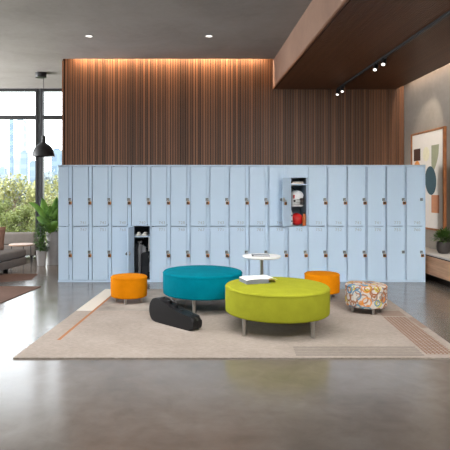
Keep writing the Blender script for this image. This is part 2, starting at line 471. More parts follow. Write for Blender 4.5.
def liner_mesh(w, z0, z1):
    b = MB(); x0, x1, y0, y1 = .0125, w-.0125, .018, LD-.0125
    for q in ([(x0,y0,z0),(x0,y1,z0),(x0,y1,z1),(x0,y0,z1)], [(x1,y0,z0),(x1,y1,z0),(x1,y1,z1),(x1,y0,z1)],
              [(x0,y1,z0),(x1,y1,z0),(x1,y1,z1),(x0,y1,z1)]): b.quad(q)
    for zz in (z0+.0006, z1-.0006): b.quad([(x0,y0,zz),(x1,y0,zz),(x1,y1,zz),(x0,y1,zz)])
    return b
def door_mesh(w, h):
    b = MB(); b.box(0, w, -.010, .008, 0, h, .003)
    o = b.build('door', M['locker']); me = o.data; bpy.data.objects.remove(o); return me
def hasp_mesh():
    b = MB(); b.box(-.014, .030, -.005, 0, -.022, .022, .002); b.box(.012, .017, -.022, -.004, -.014, .010, .001)
    o = b.build('hasp', M['hasp']); me = o.data; bpy.data.objects.remove(o); return me
W0, WU = 14.5/PXM, 19.6/PXM
BODY, BODY0, BODYH = body_mesh(WU), body_mesh(W0), body_mesh(WU, True, True)
BODYO = body_mesh(WU, False, False)
DW, DW0 = WU-.052-.013, W0-.052-.013
DU, DL = door_mesh(DW, ZT-ZM-.008), door_mesh(DW, ZM-ZB-.011)
DU0, DL0 = door_mesh(DW0, ZT-ZM-.008), door_mesh(DW0, ZM-ZB-.011)
DH = door_mesh(.225, 1.622-ZM-.002)
HASP = hasp_mesh()

def make_padlock():
    t = thing('padlock', '', 'padlock', (0,0,0))
    MB().box(-.024, .024, -.010, .010, -.046, 0, .005).build('lock_body', M['brass'], t, True)
    MB().box(-.022, .012, -.0135, -.0095, -.036, -.004, .002).build('dial', M['lockface'], t, True)
    pts = [(-.014,0,-.004),(-.014,0,.016)] + [(.014*math.cos(a), 0, .016+.014*math.sin(a)) for a in [PI*(1-k/8) for k in range(1, 8)]] + [(.014,0,.016),(.014,0,-.004)]
    MB().tube(pts, .004, 8).build('shackle', M['steel'], t, True)
    t['group'] = 'brass padlocks on the lockers'
    return t
PAD0 = make_padlock(); pad_used = [False]
def padlock(loc, rz, label):
    if not pad_used[0]:
        pad_used[0] = True; PAD0.location = loc; PAD0.rotation_euler = (0,0,rz); PAD0['label'] = label; return PAD0
    return dup(PAD0, loc, rz, label)

UP = [None,'741','742','740','740','743','728','742','743','750','752','740','740','731','746','742','741','773','740']
LO = [None,'747','751','760','749','771','740','767','771','750','781','750','742','752','752','740','770','753','760']
ORD = ['first','second','third','fourth','fifth','sixth','seventh','eighth','ninth','tenth','eleventh','twelfth','thirteenth','fourteenth','fifteenth','sixteenth','seventeenth','eighteenth','nineteenth']
GL = 'pale blue lockers in the long row'
LX0 = []
for i in range(19):
    x0 = (58-VX)/PXM if i == 0 else (72.5+19.6*(i-1)-VX)/PXM
    LX0.append(x0)
    w = W0 if i == 0 else WU; dw = DW0 if i == 0 else DW
    if i == 0: lab = 'narrow pale blue two-door locker without numbers, end of the row by the planters'
    elif i == 4: lab = 'pale blue locker standing open below, with white shoes and a dark jacket inside'
    elif i == 12: lab = 'pale blue locker standing open above, with a helmet and red ball inside'
    elif i == 18: lab = 'pale blue two-door locker at the picture end of the row'
    else: lab = f'pale blue two-door locker, {ORD[i]} from the window end, numbered {UP[i]} over {LO[i]}'
    t = thing('locker', lab, 'locker', (x0, LY, 0), 0, GL)
    mesh_obj('carcass', BODY0 if i == 0 else BODYH if i == 12 else BODYO if i == 4 else BODY, t)
    for up in (True, False):
        z = ZM+.004 if up else ZB+.002
        open_ = (i == 4 and not up) or (i == 12 and up)
        me = (DU0 if up else DL0) if i == 0 else DH if (i == 12 and up) else (DU if up else DL)
        d = mesh_obj('door', me, t, (.008, 0, z))
        ztop = (1.622 if i == 12 else ZT) if up else ZM
        hz = (1.288 if up else .470) - z
        if i != 18 or not up: pass
        mesh_obj('hasp', HASP, d, ((.225 if i == 12 and up else dw)+.006-(.022 if i == 18 else 0), -.010, hz))
        if i and not (i == 4 and not up) and not (i == 12 and up):
            n = mesh_obj('number_label', num_mesh(UP[i] if up else LO[i]), d, (.165, -.0106, (.027 if up else ZM-ZB-.080)))
        if open_:
            d.location = (.040, -.010, z)
            ang = 106 if i == 4 else 135
            d.rotation_euler = (0, 0, -R(ang)); d['label'] = 'locker door swung wide open'
            b = MB(); b.box(dw-.05, dw-.03, .008, .03, -.006, .006, .002); b.box(dw-.07, dw-.01, .008, .012, -.03, .03, .001)
            b.build('latch', M['steel'], d, loc=(0, 0, hz))
        else:
            hang = not (i == 18 and up) and not (i == 17 and not up) and not (i == 3 and not up)
            if hang:
                num = '' if i == 0 else (UP[i] if up else LO[i])
                wh = 'upper' if up else 'lower'
                if i == 0: pl = f'brass padlock on the {wh} door of the narrow locker by the planters'
                else: pl = f'brass padlock on {wh} locker door {num}, {ORD[i]} column from the window'
                padlock((x0+w-.031-(.022 if i == 18 else 0), LY-.026, (1.288 if up else .470)-.032), 0, pl)
    if i in (4, 12):
        z0, z1 = (ZB, ZM-.008) if i == 4 else (ZM, 1.80)
        liner_mesh(w, z0, z1).build('lining', M['locker_in'] if i == 4 else M['locker_in_pale'], t, recalc=False)
        zs = 1.42-(236.5-VY)/PXM if i == 4 else 1.42-(184.3-VY)/PXM
        MB().box(.013, w-.013, .004, LD-.014, zs-.012, zs+.002, .001).build('shelf', M['locker'], t)
        hk = MB(); hk.tube([(w/2,LD-.013,zs-.06),(w/2,LD-.06,zs-.065),(w/2,LD-.085,zs-.08),(w/2,LD-.09,zs-.055)], .005, 8)
        hk.build('coat_hook', M['steel'], t, True)
# padlock hooked on the open upper door
dx, dy = -math.sin(R(45)), -math.cos(R(45))
hx = LX0[12]+.040
padlock((hx+dx*.185+.71*.034, LY-.01+dy*.185-.71*.034, 1.252), R(-135)+PI, 'brass padlock hooked to the open upper door above locker 742')

# contents, upper open locker
xi = LX0[12]; zs = 1.42-(184.3-VY)/PXM + .002
b = MB(); b.box(-.10, .10, -.13, .13, 0, .022, .002); t = thing('book', 'tan book lying on the top shelf of the open upper locker', 'book', (xi+.15, LY+.19, zs))
b.build('cover', M['tan'], t); MB().box(-.096, .101, -.1305, .12, .004, .018).build('page_block', M['paper'], t)
t = thing('book', 'dark brown book lying on the tan one in the open upper locker', 'book', (xi+.155, LY+.2, zs+.0225), R(6))
MB().box(-.09, .09, -.12, .12, 0, .02, .002).build('cover', plain('brown cover', srgb(96,64,48), .6), t); MB().box(-.086, .091, -.1205, .11, .004, .016).build('page_block', M['paper'], t)
# helmet
hz_ = 1.30
t = thing('helmet', 'white sports helmet hanging inside the open upper locker', 'helmet', (xi+.172, LY+.17, hz_), R(52))
b = MB(); b.lathe([(.001,.135),(.05,.127),(.09,.10),(.113,.06),(.12,.01),(.118,-.05),(.108,-.10),(.10,-.125),(.094,-.125),(.10,-.10),(.11,-.05),(.112,.01),(.105,.055),(.083,.093),(.045,.118),(.001,.125)], n=36, cap=False)
for v_ in b.bm.verts: v_.co.x *= .86; v_.co.y *= .92
dele = [f for f in b.bm.faces if f.calc_center_median().y < -.075 and -.08 < f.calc_center_median().z < .035]
b.bm.normal_update(); bmesh.ops.delete(b.bm, geom=dele, context='FACES')
b.build('shell', M['helmet'], t, True)
b = MB()
for zz in (-.085, -.055, -.02):
    b.tube([(.098*math.cos(a), .120*math.sin(a), zz) for a in [PI+PI*k/14 for k in range(15)]], .005, 6)
b.tube([(0,-.120,-.085),(0,-.121,-.05),(0,-.112,.035)], .005, 6)
b.build('face_guard', M['black'], t, True)
b = MB(); b.box(-.012, .012, -.001, .001, -.05, .04)
for sx in (-1,):
    MB().ellipsoid((-.101,-.01,-.035), (.006,.02,.02), 12, 8).build('ear_vent', M['black'], t, True)
    q = MB(); q.box(-.006,.006,-.012,.012,-.03,.03,.003); q.build('stripe', M['redstripe'], t, loc=(-.0995,.0,.03))
b.bm.free()
MB().tube([(0,.02,.13),(0,.06,.16),(-.01,.14,.19),(-.02,.19,.20)], .006, 6).build('strap', M['black'], t, True)
# ball
t = thing('ball', 'red ball resting on the floor of the open upper locker', 'ball', (xi+.165, LY+.15, ZM+.001))
b = MB(); b.ellipsoid((0,0,.098), (.098,.098,.098), 32, 20); b.build('ball_skin', M['red'], t, 'all')
b = MB(); b.tube([(.0983*math.cos(a), .03*math.sin(2*a), .098+.094*math.sin(a)) for a in [2*PI*k/40 for k in range(40)]], .0025, 6, True); b.build('seam', M['lockface'], t, True)
t = thing('shin_guard', 'white shin guard propped beside the red ball in the open locker', 'shin guard', (xi+.056, LY+.05, ZM+.001))
b = MB(); b.prism([(-.012,0),(.012,0),(.016,.1),(.012,.2),(.004,.235),(-.008,.235),(-.014,.2),(-.018,.1)], -.04, .04, .006); b.build('plate', M['helmet'], t, True)
MB().box(-.02,.02,-.043,.043,.06,.085,.004).build('strap', M['greycover'], t); MB().box(-.02,.02,-.043,.043,.15,.175,.004).build('strap', M['greycover'], t)
t = thing('bottle', 'orange drinks bottle beside the red ball in the open locker', 'bottle', (xi+.264, LY+.06, ZM+.001))
MB().lathe([(.026,0),(.029,.005),(.029,.15),(.022,.175),(.012,.185)], n=24).build('bottle_body', M['orangeplastic'], t, True)
MB().lathe([(.015,.184),(.015,.205),(.008,.21)], n=20).build('cap', M['black'], t, True)

# contents, lower open locker
xi = LX0[4]; zs = 1.42-(236.5-VY)/PXM + .002
def make_shoe(label, loc, rz):
    t = thing('shoe', label, 'shoe', loc, rz, 'white shoes in the open locker')
    b = MB(); b.prism([(-.12,0),(.12,0),(.13,.012),(.125,.022),(-.12,.022),(-.125,.01)], -.042, .042, .008)
    b.build('sole', M['sole'], t, True)
    b = MB(); secs = [(-.118,.032,.050),(-.09,.038,.056),(-.05,.038,.054),(-.01,.038,.052),(.04,.041,.048),(.09,.039,.042),(.12,.024,.034)]
    rings = []
    for x, hw, h in secs:
        rings.append([b.bm.verts.new((x, hw*math.cos(a)*(1 if math.sin(a) < .3 else .85), .02 + max(0, math.sin(a))*(h-.02))) for a in [PI*k/10 for k in range(11)]])
    for a, c in zip(rings, rings[1:]):
        for k in range(10): b.bm.faces.new((a[k], a[k+1], c[k+1], c[k]))
    b.bm.faces.new(rings[0]); b.bm.faces.new(list(reversed(rings[-1])))
    b.build('upper', M['shoe'], t, True)
    MB().ellipsoid((-.075,0,.054), (.034,.02,.006), 16, 8).build('collar', M['greycover'], t, True)
    l = MB()
    for k in range(4): l.tube([(-.02+.022*k,-.022,.046-.002*k),(-.02+.022*k,0,.054-.002*k),(-.02+.022*k,.022,.046-.002*k)], .003, 6)
    l.build('laces', M['paper'], t, True)
    return t
make_shoe('white shoe on the open locker shelf, on the side of the open door', (xi+.098, LY+.15, zs), -PI/2+.06)
make_shoe('white shoe on the open locker shelf, on the side away from the door', (xi+.20, LY+.15, zs), -PI/2-.04)
def drape(n, rx, ry, h, folds, amp, top):
    b = MB(); rings = []; nz = 18
    for j in range(nz+1):
        f_ = j/nz; z = -f_*h
        e = top + (1-top)*min(1, f_*2.2)**.6
        rings.append([b.bm.verts.new(((rx*e)*math.cos(2*PI*k/n)*(1+amp*f_*math.sin(folds*2*PI*k/n+f_*1.5)), (ry*e)*math.sin(2*PI*k/n)*(1+amp*f_*math.sin(folds*2*PI*k/n)), z)) for k in range(n)])
    for a, c in zip(rings, rings[1:]):
        for k in range(n): b.bm.faces.new((a[k], a[(k+1)%n], c[(k+1)%n], c[k]))
    b.bm.faces.new(rings[0]); b.bm.faces.new(list(reversed(rings[-1])))
    return b
t = thing('jacket', 'dark grey jacket hanging in the open lower locker', 'jacket', (xi+.115, LY+.24, zs-.075))
drape(56, .08, .10, .58, 7, .14, .35).build('jacket_body', M['jacket'], t, 'all')
b = MB(); b.tube([(.03,-.06,-.05),(.065,-.10,-.12),(.075,-.12,-.25),(.07,-.12,-.40),(.065,-.125,-.50)], [.028,.036,.036,.032,.028], 14); b.build('sleeve', M['jacket'], t, 'all')
b = MB(); b.tube([(-.04,-.06,-.05),(-.055,-.10,-.14),(-.05,-.12,-.28),(-.05,-.12,-.42),(-.05,-.125,-.5)], [.026,.03,.032,.028,.026], 14); b.build('sleeve', M['bag'], t, 'all')
b = MB(); b.tube([(.03*math.cos(a)-.005, .04*math.sin(a)-.02, -.005) for a in [2*PI*k/20 for k in range(20)]], .012, 8, True); b.build('collar', M['bag'], t, 'all')
t = thing('backpack', 'black backpack standing under the jacket in the open locker', 'backpack', (xi+.215, LY+.16, ZB+.001))
b = MB(); b.box(-.075, .075, -.10, .12, 0, .42, .05, 4); b.build('bag_body', M['bag'], t, 'all')
b = MB(); b.box(-.055, .055, -.135, -.09, .04, .22, .02, 3); b.build('front_pocket', M['bag'], t, 'all')
MB().tube([(-.03,.08,.40),(-.025,.06,.46),(.025,.06,.46),(.03,.08,.40)], .009, 8).build('handle', M['bag'], t, 'all')
MB().tube([(.05,-.02,.40),(.06,-.09,.36),(.066,-.115,.24),(.062,-.11,.12)], .011, 8).build('strap', M['jacket'], t, 'all')
t = thing('towel', 'white towel hanging at the side of the open lower locker', 'towel', (xi+.275, LY+.08, zs-.013))
b = drape(24, .014, .05, .22, 4, .2, .8); b.build('cloth', M['whitecloth'], t, 'all')
MB().box(-.004, .014, -.005, .005, -.012, 0).build('loop', M['whitecloth'], t)

# ------------------------------------------------------------------ rugs
RX, RY = -1.479, 4.395; RW, RL = 3.86, 3.07
b = MB(); th = .012
P = [(0,0),(RW,0),(RW+RUG_SHEAR*RL,RL),(RUG_SHEAR*RL,RL)]
lo = [b.bm.verts.new((x,y,0)) for x, y in P]; hi = [b.bm.verts.new((x,y,th)) for x, y in P]
b.bm.faces.new(lo); b.bm.faces.new(hi)
for k in range(4): b.bm.faces.new((lo[k], lo[(k+1)%4], hi[(k+1)%4], hi[k]))
o = b.build('rug', M['rug'], loc=(RX, RY, 0)); tag(o, 'large beige patterned rug under the round ottomans', 'rug')
def small_rug(pts, label):
    b = MB(); lo = [b.bm.verts.new((x,y,0)) for x, y in pts]; hi = [b.bm.verts.new((x,y,.01)) for x, y in pts]; n = len(pts)
    b.bm.faces.new(lo); b.bm.faces.new(hi)
    for k in range(n): b.bm.faces.new((lo[k], lo[(k+1)%n], hi[(k+1)%n], hi[k]))
    o = b.build('rug', M['brownrug'], loc=(0,0,0)); tag(o, label, 'rug', 'brown rugs by the sofa')
small_rug([(-2.18,7.70),(-4.9,7.75),(-5.2,5.9),(-2.46,6.0)], 'brown rug with a free corner, lying nearer the viewer than the sofa rug')
small_rug([(-2.565,8.86),(-5.2,8.9),(-5.2,7.95),(-2.93,8.10),(-2.50,8.33)], 'brown rug lying at the foot of the grey sofa')
RT = th

# ------------------------------------------------------------------ ottomans
def ottoman(name, label, cx, cy, rad, zb, zt, mat, leg_r, ang0, lr, group, h0=RT):
    t = thing(name, label, 'ottoman', (cx, cy, h0), 0, group)
    zb -= h0; zt -= h0; e = .022 if rad > .3 else .018
    prof = [(rad*.3, zb), (rad-.012, zb), (rad-.002, zb+.008), (rad, zb+.02), (rad+.002, (zb+zt)/2)]
    prof += [(rad, zt-e)] + [(rad-e+e*math.cos(a), zt-e+e*math.sin(a)) for a in [PI/2*k/5 for k in range(1, 6)]]
    prof += [(rad*.6, zt+.006), (rad*.25, zt+.009)]
    MB().lathe(prof, n=96).build('seat', mat, t, 'all')
    pp = [((rad+.001)*math.cos(2*PI*k/96), (rad+.001)*math.sin(2*PI*k/96), zt-e) for k in range(96)]
    MB().tube(pp, .0035, 6, True).build('seam', mat, t, 'all')
    for k in range(4):
        a = ang0 + k*PI/2
        MB().lathe([(lr*.72, 0), (lr*.75, .004), (lr, zb-.002), (lr*1.3, zb+.001)], (leg_r*math.cos(a), leg_r*math.sin(a), 0), 20).build('leg', M['legmetal'], t, True)
    return t
GB, GS = 'large round ottomans', 'small round ottomans'
ottoman('round_ottoman', 'large teal felt round ottoman on steel legs', .176, 6.30, .478, .19, .457, M['teal'], .365, math.atan2(-.35,-.107), .023, GB)
ottoman('round_ottoman', 'large lime green felt round ottoman on steel legs', .912, 5.34, .526, .188, .457, M['lime'], .46, R(218), .024, GB)
ottoman('round_ottoman', 'small orange round ottoman in front of the open lower locker', (129-VX)*6.62/F, 6.62, .230, .085, .342, M['orange'], .165, R(262), .018, GS)
ottoman('round_ottoman', 'small orange round ottoman behind the lime ottoman', (322-VX)*6.90/F, 6.90, .226, .085, .332, M['orange'], .17, R(290), .018, GS)
ottoman('round_ottoman', 'small round ottoman in multicoloured ring patterned fabric', (366-VX)*6.08/F, 6.08, .232, .085, .336, M['ringfabric'], .17, R(278), .018, GS)

# side table with pole and disc base
TX, TY = .905, 6.40
t = thing('side_table', 'white round pedestal side table between the big ottomans and lockers', 'table', (TX, TY, RT))
zt = .626-RT
MB().lathe([(.001,zt-.028),(.215,zt-.028),(.232,zt-.018),(.2355,zt-.008),(.234,zt),(.001,zt)], n=72, cap=False).build('tabletop', M['white'], t, True)
MB().lathe([(.022,.012),(.022,zt-.05),(.06,zt-.029)], n=24).build('pole', M['steel'], t, True)
MB().lathe([(.19,0),(.192,.004),(.188,.010),(.06,.015),(.024,.03)], n=48).build('base', M['steel'], t, True)
t = thing('notebook', 'thin grey notebook with dark cover lying on the white side table', 'notebook', (TX-.015, TY-.03, .6265), R(-4))
MB().box(-.105, .105, -.075, .075, 0, .004, .001).build('back_cover', M['darkcover'], t)
MB().box(-.10, .10, -.07, .072, .004, .011).build('page_block', M['paper'], t)
b = MB(); b.box(-.105, .105, -.075, .075, .011, .014, .001); b.build('front_cover', M['screen'], t)
MB().box(-.108, -.090, -.076, .076, .0, .0148, .001).build('spine', M['darkcover'], t)

# open book on the lime ottoman
t = thing('book', 'thick book with grey cover lying open on the lime ottoman', 'book', (.70, 5.46, .464), R(14))
MB().box(-.135, .135, -.115, .115, 0, .005, .002).build('cover', M['greycover'], t)
b = MB(); b.prism([(-.130,.005),(.10,.005),(.12,.03),(.10,.042),(.03,.046),(-.08,.044),(-.132,.036)], -.112, .112, .003)
b.build('page_block', plain('grey page edges', srgb(112,117,126), .7), t, True)
b = MB(); n = 14
def leafsheet(pts, y0, y1):
    b = MB(); th_ = .003
    up = [(x, z+th_) for x, z in pts]; b.prism(pts + up[::-1], y0, y1); return b
leafsheet([(-.131,.037),(-.08,.0455),(.03,.0475),(.10,.044),(.125,.05)], -.113, .113).build('page', M['paper'], t, True)
leafsheet([(.10,.04),(.14,.050),(.18,.046),(.215,.030)], -.09, .115).build('page', M['paper'], t, True)
leafsheet([(.11,.03),(.15,.036),(.18,.026),(.20,.012)], -.10, .05).build('flap', M['tan'], t, True)

# instrument case standing on its long edge
A, B_ = Vector((-.425, 5.665)), Vector((.10, 5.13)); e = (B_-A).normalized()
L = .74
t = thing('instrument_case', 'black violin-shaped instrument case standing on edge before the teal ottoman', 'instrument case', (A.x, A.y, RT), math.atan2(e.y, e.x))
KX = .92
out = [(.15,0),(.4,0),(.62,0),(.70,.004),(.73,.03),(.74,.075),(.732,.118),(.70,.142),(.62,.150),(.5,.163),(.40,.182),(.31,.212),(.22,.246),(.14,.262),(.075,.252),(.03,.215),(.006,.165),(0,.115),(.012,.06),(.045,.02),(.09,.004)]
def sm(poly, it=2):
    for _ in range(it):
        q = []
        for k in range(len(poly)):
            a, b = poly[k], poly[(k+1)%len(poly)]
            q += [(a[0]*.75+b[0]*.25, a[1]*.75+b[1]*.25), (a[0]*.25+b[0]*.75, a[1]*.25+b[1]*.75)]
        poly = q
    return poly
outs = sm(out)
z0 = min(z for _, z in outs); outs = [(x*KX, z-z0) for x, z in outs]
MB().prism(outs, .0, .070, .022, 5).build('shell', M['blackplastic'], t, True)
MB().prism(outs, .073, .13, .022, 5).build('lid', M['blackplastic'], t, True)
cx_, cz_ = .33, .12
MB().prism([(cx_+(x-cx_)*.992, .003+(z-.003)*.985) for x, z in outs], .06, .085).build('seam_band', M['black'], t, True)
MB().tube([(.28,.072,.214),(.283,.068,.250),(.30,.064,.262),(.36,.064,.243),(.378,.068,.228),(.375,.072,.190)], .011, 8).build('handle', M['black'], t, 'all')
for x, z in ((.16,.259),(.255,.235),(.47,.168),(.64,.148)):
    MB().box(x*KX-.018, x*KX+.018, .058, .088, z-.012, z+.006, .003).build('latch', M['black'], t)
MB().box(.04,.10, -.003, .02, .17,.21,.004).build('bumper', M['black'], t) if False else None

# ------------------------------------------------------------------ picture, credenza, plant
PY0, PY1, PZ0, PZ1 = 8.29*1.15, 7.22*1.15, HC-.57*1.15, HC+.9*1.15
t = thing('picture', 'large oak framed abstract picture on the concrete wall', 'picture', (WX, PY0, PZ0), -PI/2)
PW, PH = PY0-PY1, PZ1-PZ0      # local x runs towards the viewer, local -y faces the room
fw = .032
for nm, bx in (('frame_rail', (0, PW, -.05, -.001, 0, fw)), ('frame_rail', (0, PW, -.05, -.001, PH-fw, PH)), ('frame_stile', (0, fw, -.05, -.001, fw, PH-fw)), ('frame_stile', (PW-fw, PW, -.05, -.001, fw, PH-fw))):
    MB().box(*bx, .002).build(nm, M['frameoak'], t)
MB().box(fw, PW-fw, -.03, -.002, fw, PH-fw).build('canvas', M['art_paper'], t)
def ap(px, py):     # picture pixel to local picture plane
    px += .9; Y = F*WX/(px-VX); return (PY0-Y, HC-(py-VY)*Y/F-PZ0)
def art(nm, pts, mat, k):
    MB().prism(pts, -.0305-.0006*k, -.0295).build(nm, mat, t)
def box_px(x0, x1, yt, yb):
    a, b = ap(x0, yt), ap(x1, yb); return a[0], b[0], b[1], a[1]
x0, x1, z0, z1 = box_px(414.6, 421.2, 149.6, 160.5)
art('painted_block', [(x0,z0),(x1,z0),(x1,z1),(x0,z1)], M['art_brown'], 1)
c_ = ((x0+x1)/2, z0); r_ = (x1-x0)*.5
art('painted_arch', [(c_[0]+r_*math.cos(a), z0-.16+.16*math.sin(a)) for a in [PI*k/16 for k in range(17)]], M['art_orange'], 1)
x0, x1, z0, z1 = box_px(423.7, 430.2, 147.5, 161)
art('painted_disc', [((x0+x1)/2+(x1-x0)/2*math.cos(a), (z0+z1)/2+(z1-z0)/2*math.sin(a)) for a in [2*PI*k/28 for k in range(28)]], M['art_cream'], 1)
x0, x1, z0, z1 = box_px(432.3, 440, 145.5, 174)
art('painted_half_round', [(x0,z1),(x1,z1)] + [(x1-(x1-x0)*.9*(k/10)**2.2, z1-(z1-z0)*(k/10)) for k in range(3, 11)] + [(x0, z0+.18)], M['art_olive'], 1)
x0, x1, z0, z1 = box_px(432.3, 440.2, 195, 213.3)
art('painted_block', [(x0,z0),(x1,z0),(x1,z1),(x0,z1)], M['art_terra'], 1)
x0, x1, z0, z1 = box_px(417, 426, 192, 210)
art('painted_block', [(x0,z0),(x1,z0),(x1,z1),(x0,z1)], M['art_terra'], 1)
x0, x1, z0, z1 = box_px(426, 437.2, 166.7, 195)
art('painted_oval', [((x0+x1)/2+(x1-x0)/2*math.cos(a)-.02*math.sin(a), (z0+z1)/2+(z1-z0)/2*math.sin(a)) for a in [2*PI*k/36 for k in range(36)]], M['art_teal'], 2)

XF = 3.74; ct, cb = .447, .125
t = thing('credenza', 'long low oak wall credenza with pale stone top', 'cabinet', (XF, 0, 0))
CY0, CY1 = 4.6, 9.4
MB().box(.012, WX-XF-.001, CY0, CY1, cb, ct-.022).build('body', M['oak'], t)
MB().box(-.012, WX-XF-.001, CY0-.01, CY1+.01, ct-.022, ct, .003).build('stone_top', M['stone'], t)
for k in range(4):
    ya = CY0+k*(CY1-CY0)/4+.004; yb = CY0+(k+1)*(CY1-CY0)/4-.004
    d = MB().box(-.004, .016, ya, yb, cb+.005, ct-.04, .002).build('drawer', M['oak'], t)
    MB().box(.0, .012, ya, yb, ct-.0395, ct-.023).build('finger_groove', M['slat_back'], d)
MB().box(.16, WX-XF-.001, CY0+.05, CY1-.05, 0, cb+.001).build('plinth', M['slat_back'], t)

def small_leaf(b, p, d, L, W):
    d = d.normalized(); s_ = d.cross(Vector((0,0,1)))
    if s_.length < .05: s_ = Vector((1,0,0))
    s_.normalize(); n_ = s_.cross(d)
    a = p + d*L*.45; q = [p, a+s_*W*.5-n_*L*.06, p+d*L-n_*L*.22, a-s_*W*.5-n_*L*.06]
    v_ = [b.bm.verts.new(x) for x in q]; b.bm.faces.new((v_[0], v_[1], v_[2])); b.bm.faces.new((v_[0], v_[2], v_[3]))
t = thing('potted_plant', 'small bushy green plant in a round dark pot on the credenza', 'plant', (3.98, 8.10, ct))
MB().lathe([(.055,0),(.07,.004),(.095,.05),(.105,.10),(.10,.155),(.088,.185),(.080,.185),(.09,.15),(.02,.14)], n=40, cap=False).build('pot', M['darkpot'], t, True)
MB().lathe([(.085,.165),(.01,.17)], n=24).build('soil', M['soil'], t)
b = MB(); rr = random.Random(3)
for k in range(420):
    a = rr.uniform(0, 2*PI); el = rr.uniform(.1, 1.5); ln = rr.uniform(.06, .16)
    d = Vector((math.cos(a)*math.cos(el), math.sin(a)*math.cos(el), math.sin(el)))
    p = Vector((0,0,.19)) + d*ln*Vector((1,1,.9)).length*.62
    d2 = (d + Vector((rr.uniform(-.6,.6), rr.uniform(-.6,.6), rr.uniform(-.5,.3))))
    if a > 0: small_leaf(b, p, d2, rr.uniform(.05,.09), rr.uniform(.016,.028))
for v_ in b.bm.verts: v_.co.x = min(v_.co.x, .125)
b.build('foliage', M['leafdark'], t, recalc=False)
b = MB()
for k in range(14):
    a = k*2*PI/14; b.tube([(0.02*math.cos(a),.02*math.sin(a),.165),(.05*math.cos(a),.05*math.sin(a),.24),(.09*math.cos(a),.09*math.sin(a),.28)], .003, 5)
b.build('stem', M['leafdark'], t)

# ------------------------------------------------------------------ planters by the window
def big_leaf(b, base, tip, W, droop=.2, n=10, side=None):
    base, tip = Vector(base), Vector(tip); ax = tip-base; L_ = ax.length
    s_ = side or ax.cross(Vector((0,1,0))); s_ = Vector(s_).normalized(); nrm = s_.cross(ax.normalized())
    prev = None
    for k in range(n+1):
        f_ = k/n; c = base + ax*f_ + Vector((0,0,1))*(droop*L_*4*f_*(1-f_)*.5)
        w_ = W*(.06 if f_ < .02 else math.sin(PI*min(1, f_**.8))**.75)
        if f_ > .98: w_ = .002
        row = [b.bm.verts.new(c - s_*w_/2 + nrm*w_*.18), b.bm.verts.new(c), b.bm.verts.new(c + s_*w_/2 + nrm*w_*.18)]
        if prev:
            for j in range(2): b.bm.faces.new((prev[j], prev[j+1], row[j+1], row[j]))
        prev = row
def pl(px, py, Y): return at(px, py, Y)
t = thing('planter', 'tall grey cylindrical planter with big upright leaves beside the lockers', 'planter', (-2.588, 10.1, 0))
MB().lathe([(.138,0),(.142,.005),(.16,.62),(.158,.63),(.145,.63),(.14,.58),(.02,.575)], n=48, cap=False).build('pot', M['pot'], t, True)
MB().lathe([(.139,.585),(.01,.59)], n=32).build('soil', M['soil'], t)
O = Vector((-2.588, 10.1, 0))
specs = [((48,232),(42,197),.21,10.1,.0), ((48,226),(28,202.5),.11,10.0,.35), ((51,230),(57,196.5),.17,10.15,.1), ((50,232),(36,217),.16,9.95,.3),
         ((51,232),(59,207),.15,10.1,.1), ((51,232),(50,205),.18,10.2,.05), ((50,234),(58,222),.14,9.95,.35), ((50,233),(44,222),.15,9.92,.3)]
for (a, c, W, Y, dr) in specs:
    b = MB(); big_leaf(b, pl(*a, Y)-O, pl(*c, Y+(.1 if c[0] < 48 else -.1))-O, W, dr); b.build('leaf', M['leaf'], t, 'all', recalc=False)
b = MB()
for (a, c, W, Y, dr) in specs:
    b.tube([Vector((rr.uniform(-.05,.05), rr.uniform(-.05,.05), .57)), pl(*a, Y)-O], .009, 6)
b.build('stem', M['leafdark'], t, True)
b = MB()
for k in range(170):
    a = rr.uniform(0, 2*PI); r_ = rr.uniform(.02,.10); z = rr.uniform(.62, .90)
    small_leaf(b, Vector((r_*math.cos(a), r_*math.sin(a), z)), Vector((math.cos(a), math.sin(a), rr.uniform(-.3,1))), rr.uniform(.07,.13), rr.uniform(.03,.05))
for v_ in b.bm.verts: v_.co.x = min(v_.co.x, .165)
b.build('foliage', M['leafdark'], t, recalc=False)
t = thing('planter', 'small grey planter with a trailing bushy plant beside the tall planter', 'planter', (-2.79, 9.90, 0))
MB().lathe([(.07,0),(.075,.004),(.10,.29),(.098,.295),(.088,.295),(.085,.25),(.01,.245)], n=40, cap=False).build('pot', M['pot'], t, True)
MB().lathe([(.086,.255),(.01,.26)], n=24).build('soil', M['soil'], t)
b = MB()
for k in range(420):
    a = rr.uniform(0, 2*PI); z = rr.uniform(.27, .80); r_ = rr.uniform(0,.13)*(1.1-.55*abs(z-.5)/.3)
    small_leaf(b, Vector((r_*math.cos(a), r_*math.sin(a), z)), Vector((math.cos(a), math.sin(a), rr.uniform(-.6,.9))), rr.uniform(.06,.11), rr.uniform(.025,.045))
b.build('foliage', M['leafdark'], t, recalc=False)
b = MB()
for k in range(7):
    a = k*2*PI/7; b.tube([(.02*math.cos(a),.02*math.sin(a),.25),(.04*math.cos(a),.04*math.sin(a),.45),(.07*math.cos(a),.07*math.sin(a),.72)], .005, 5)
b.build('stem', M['leafdark'], t)

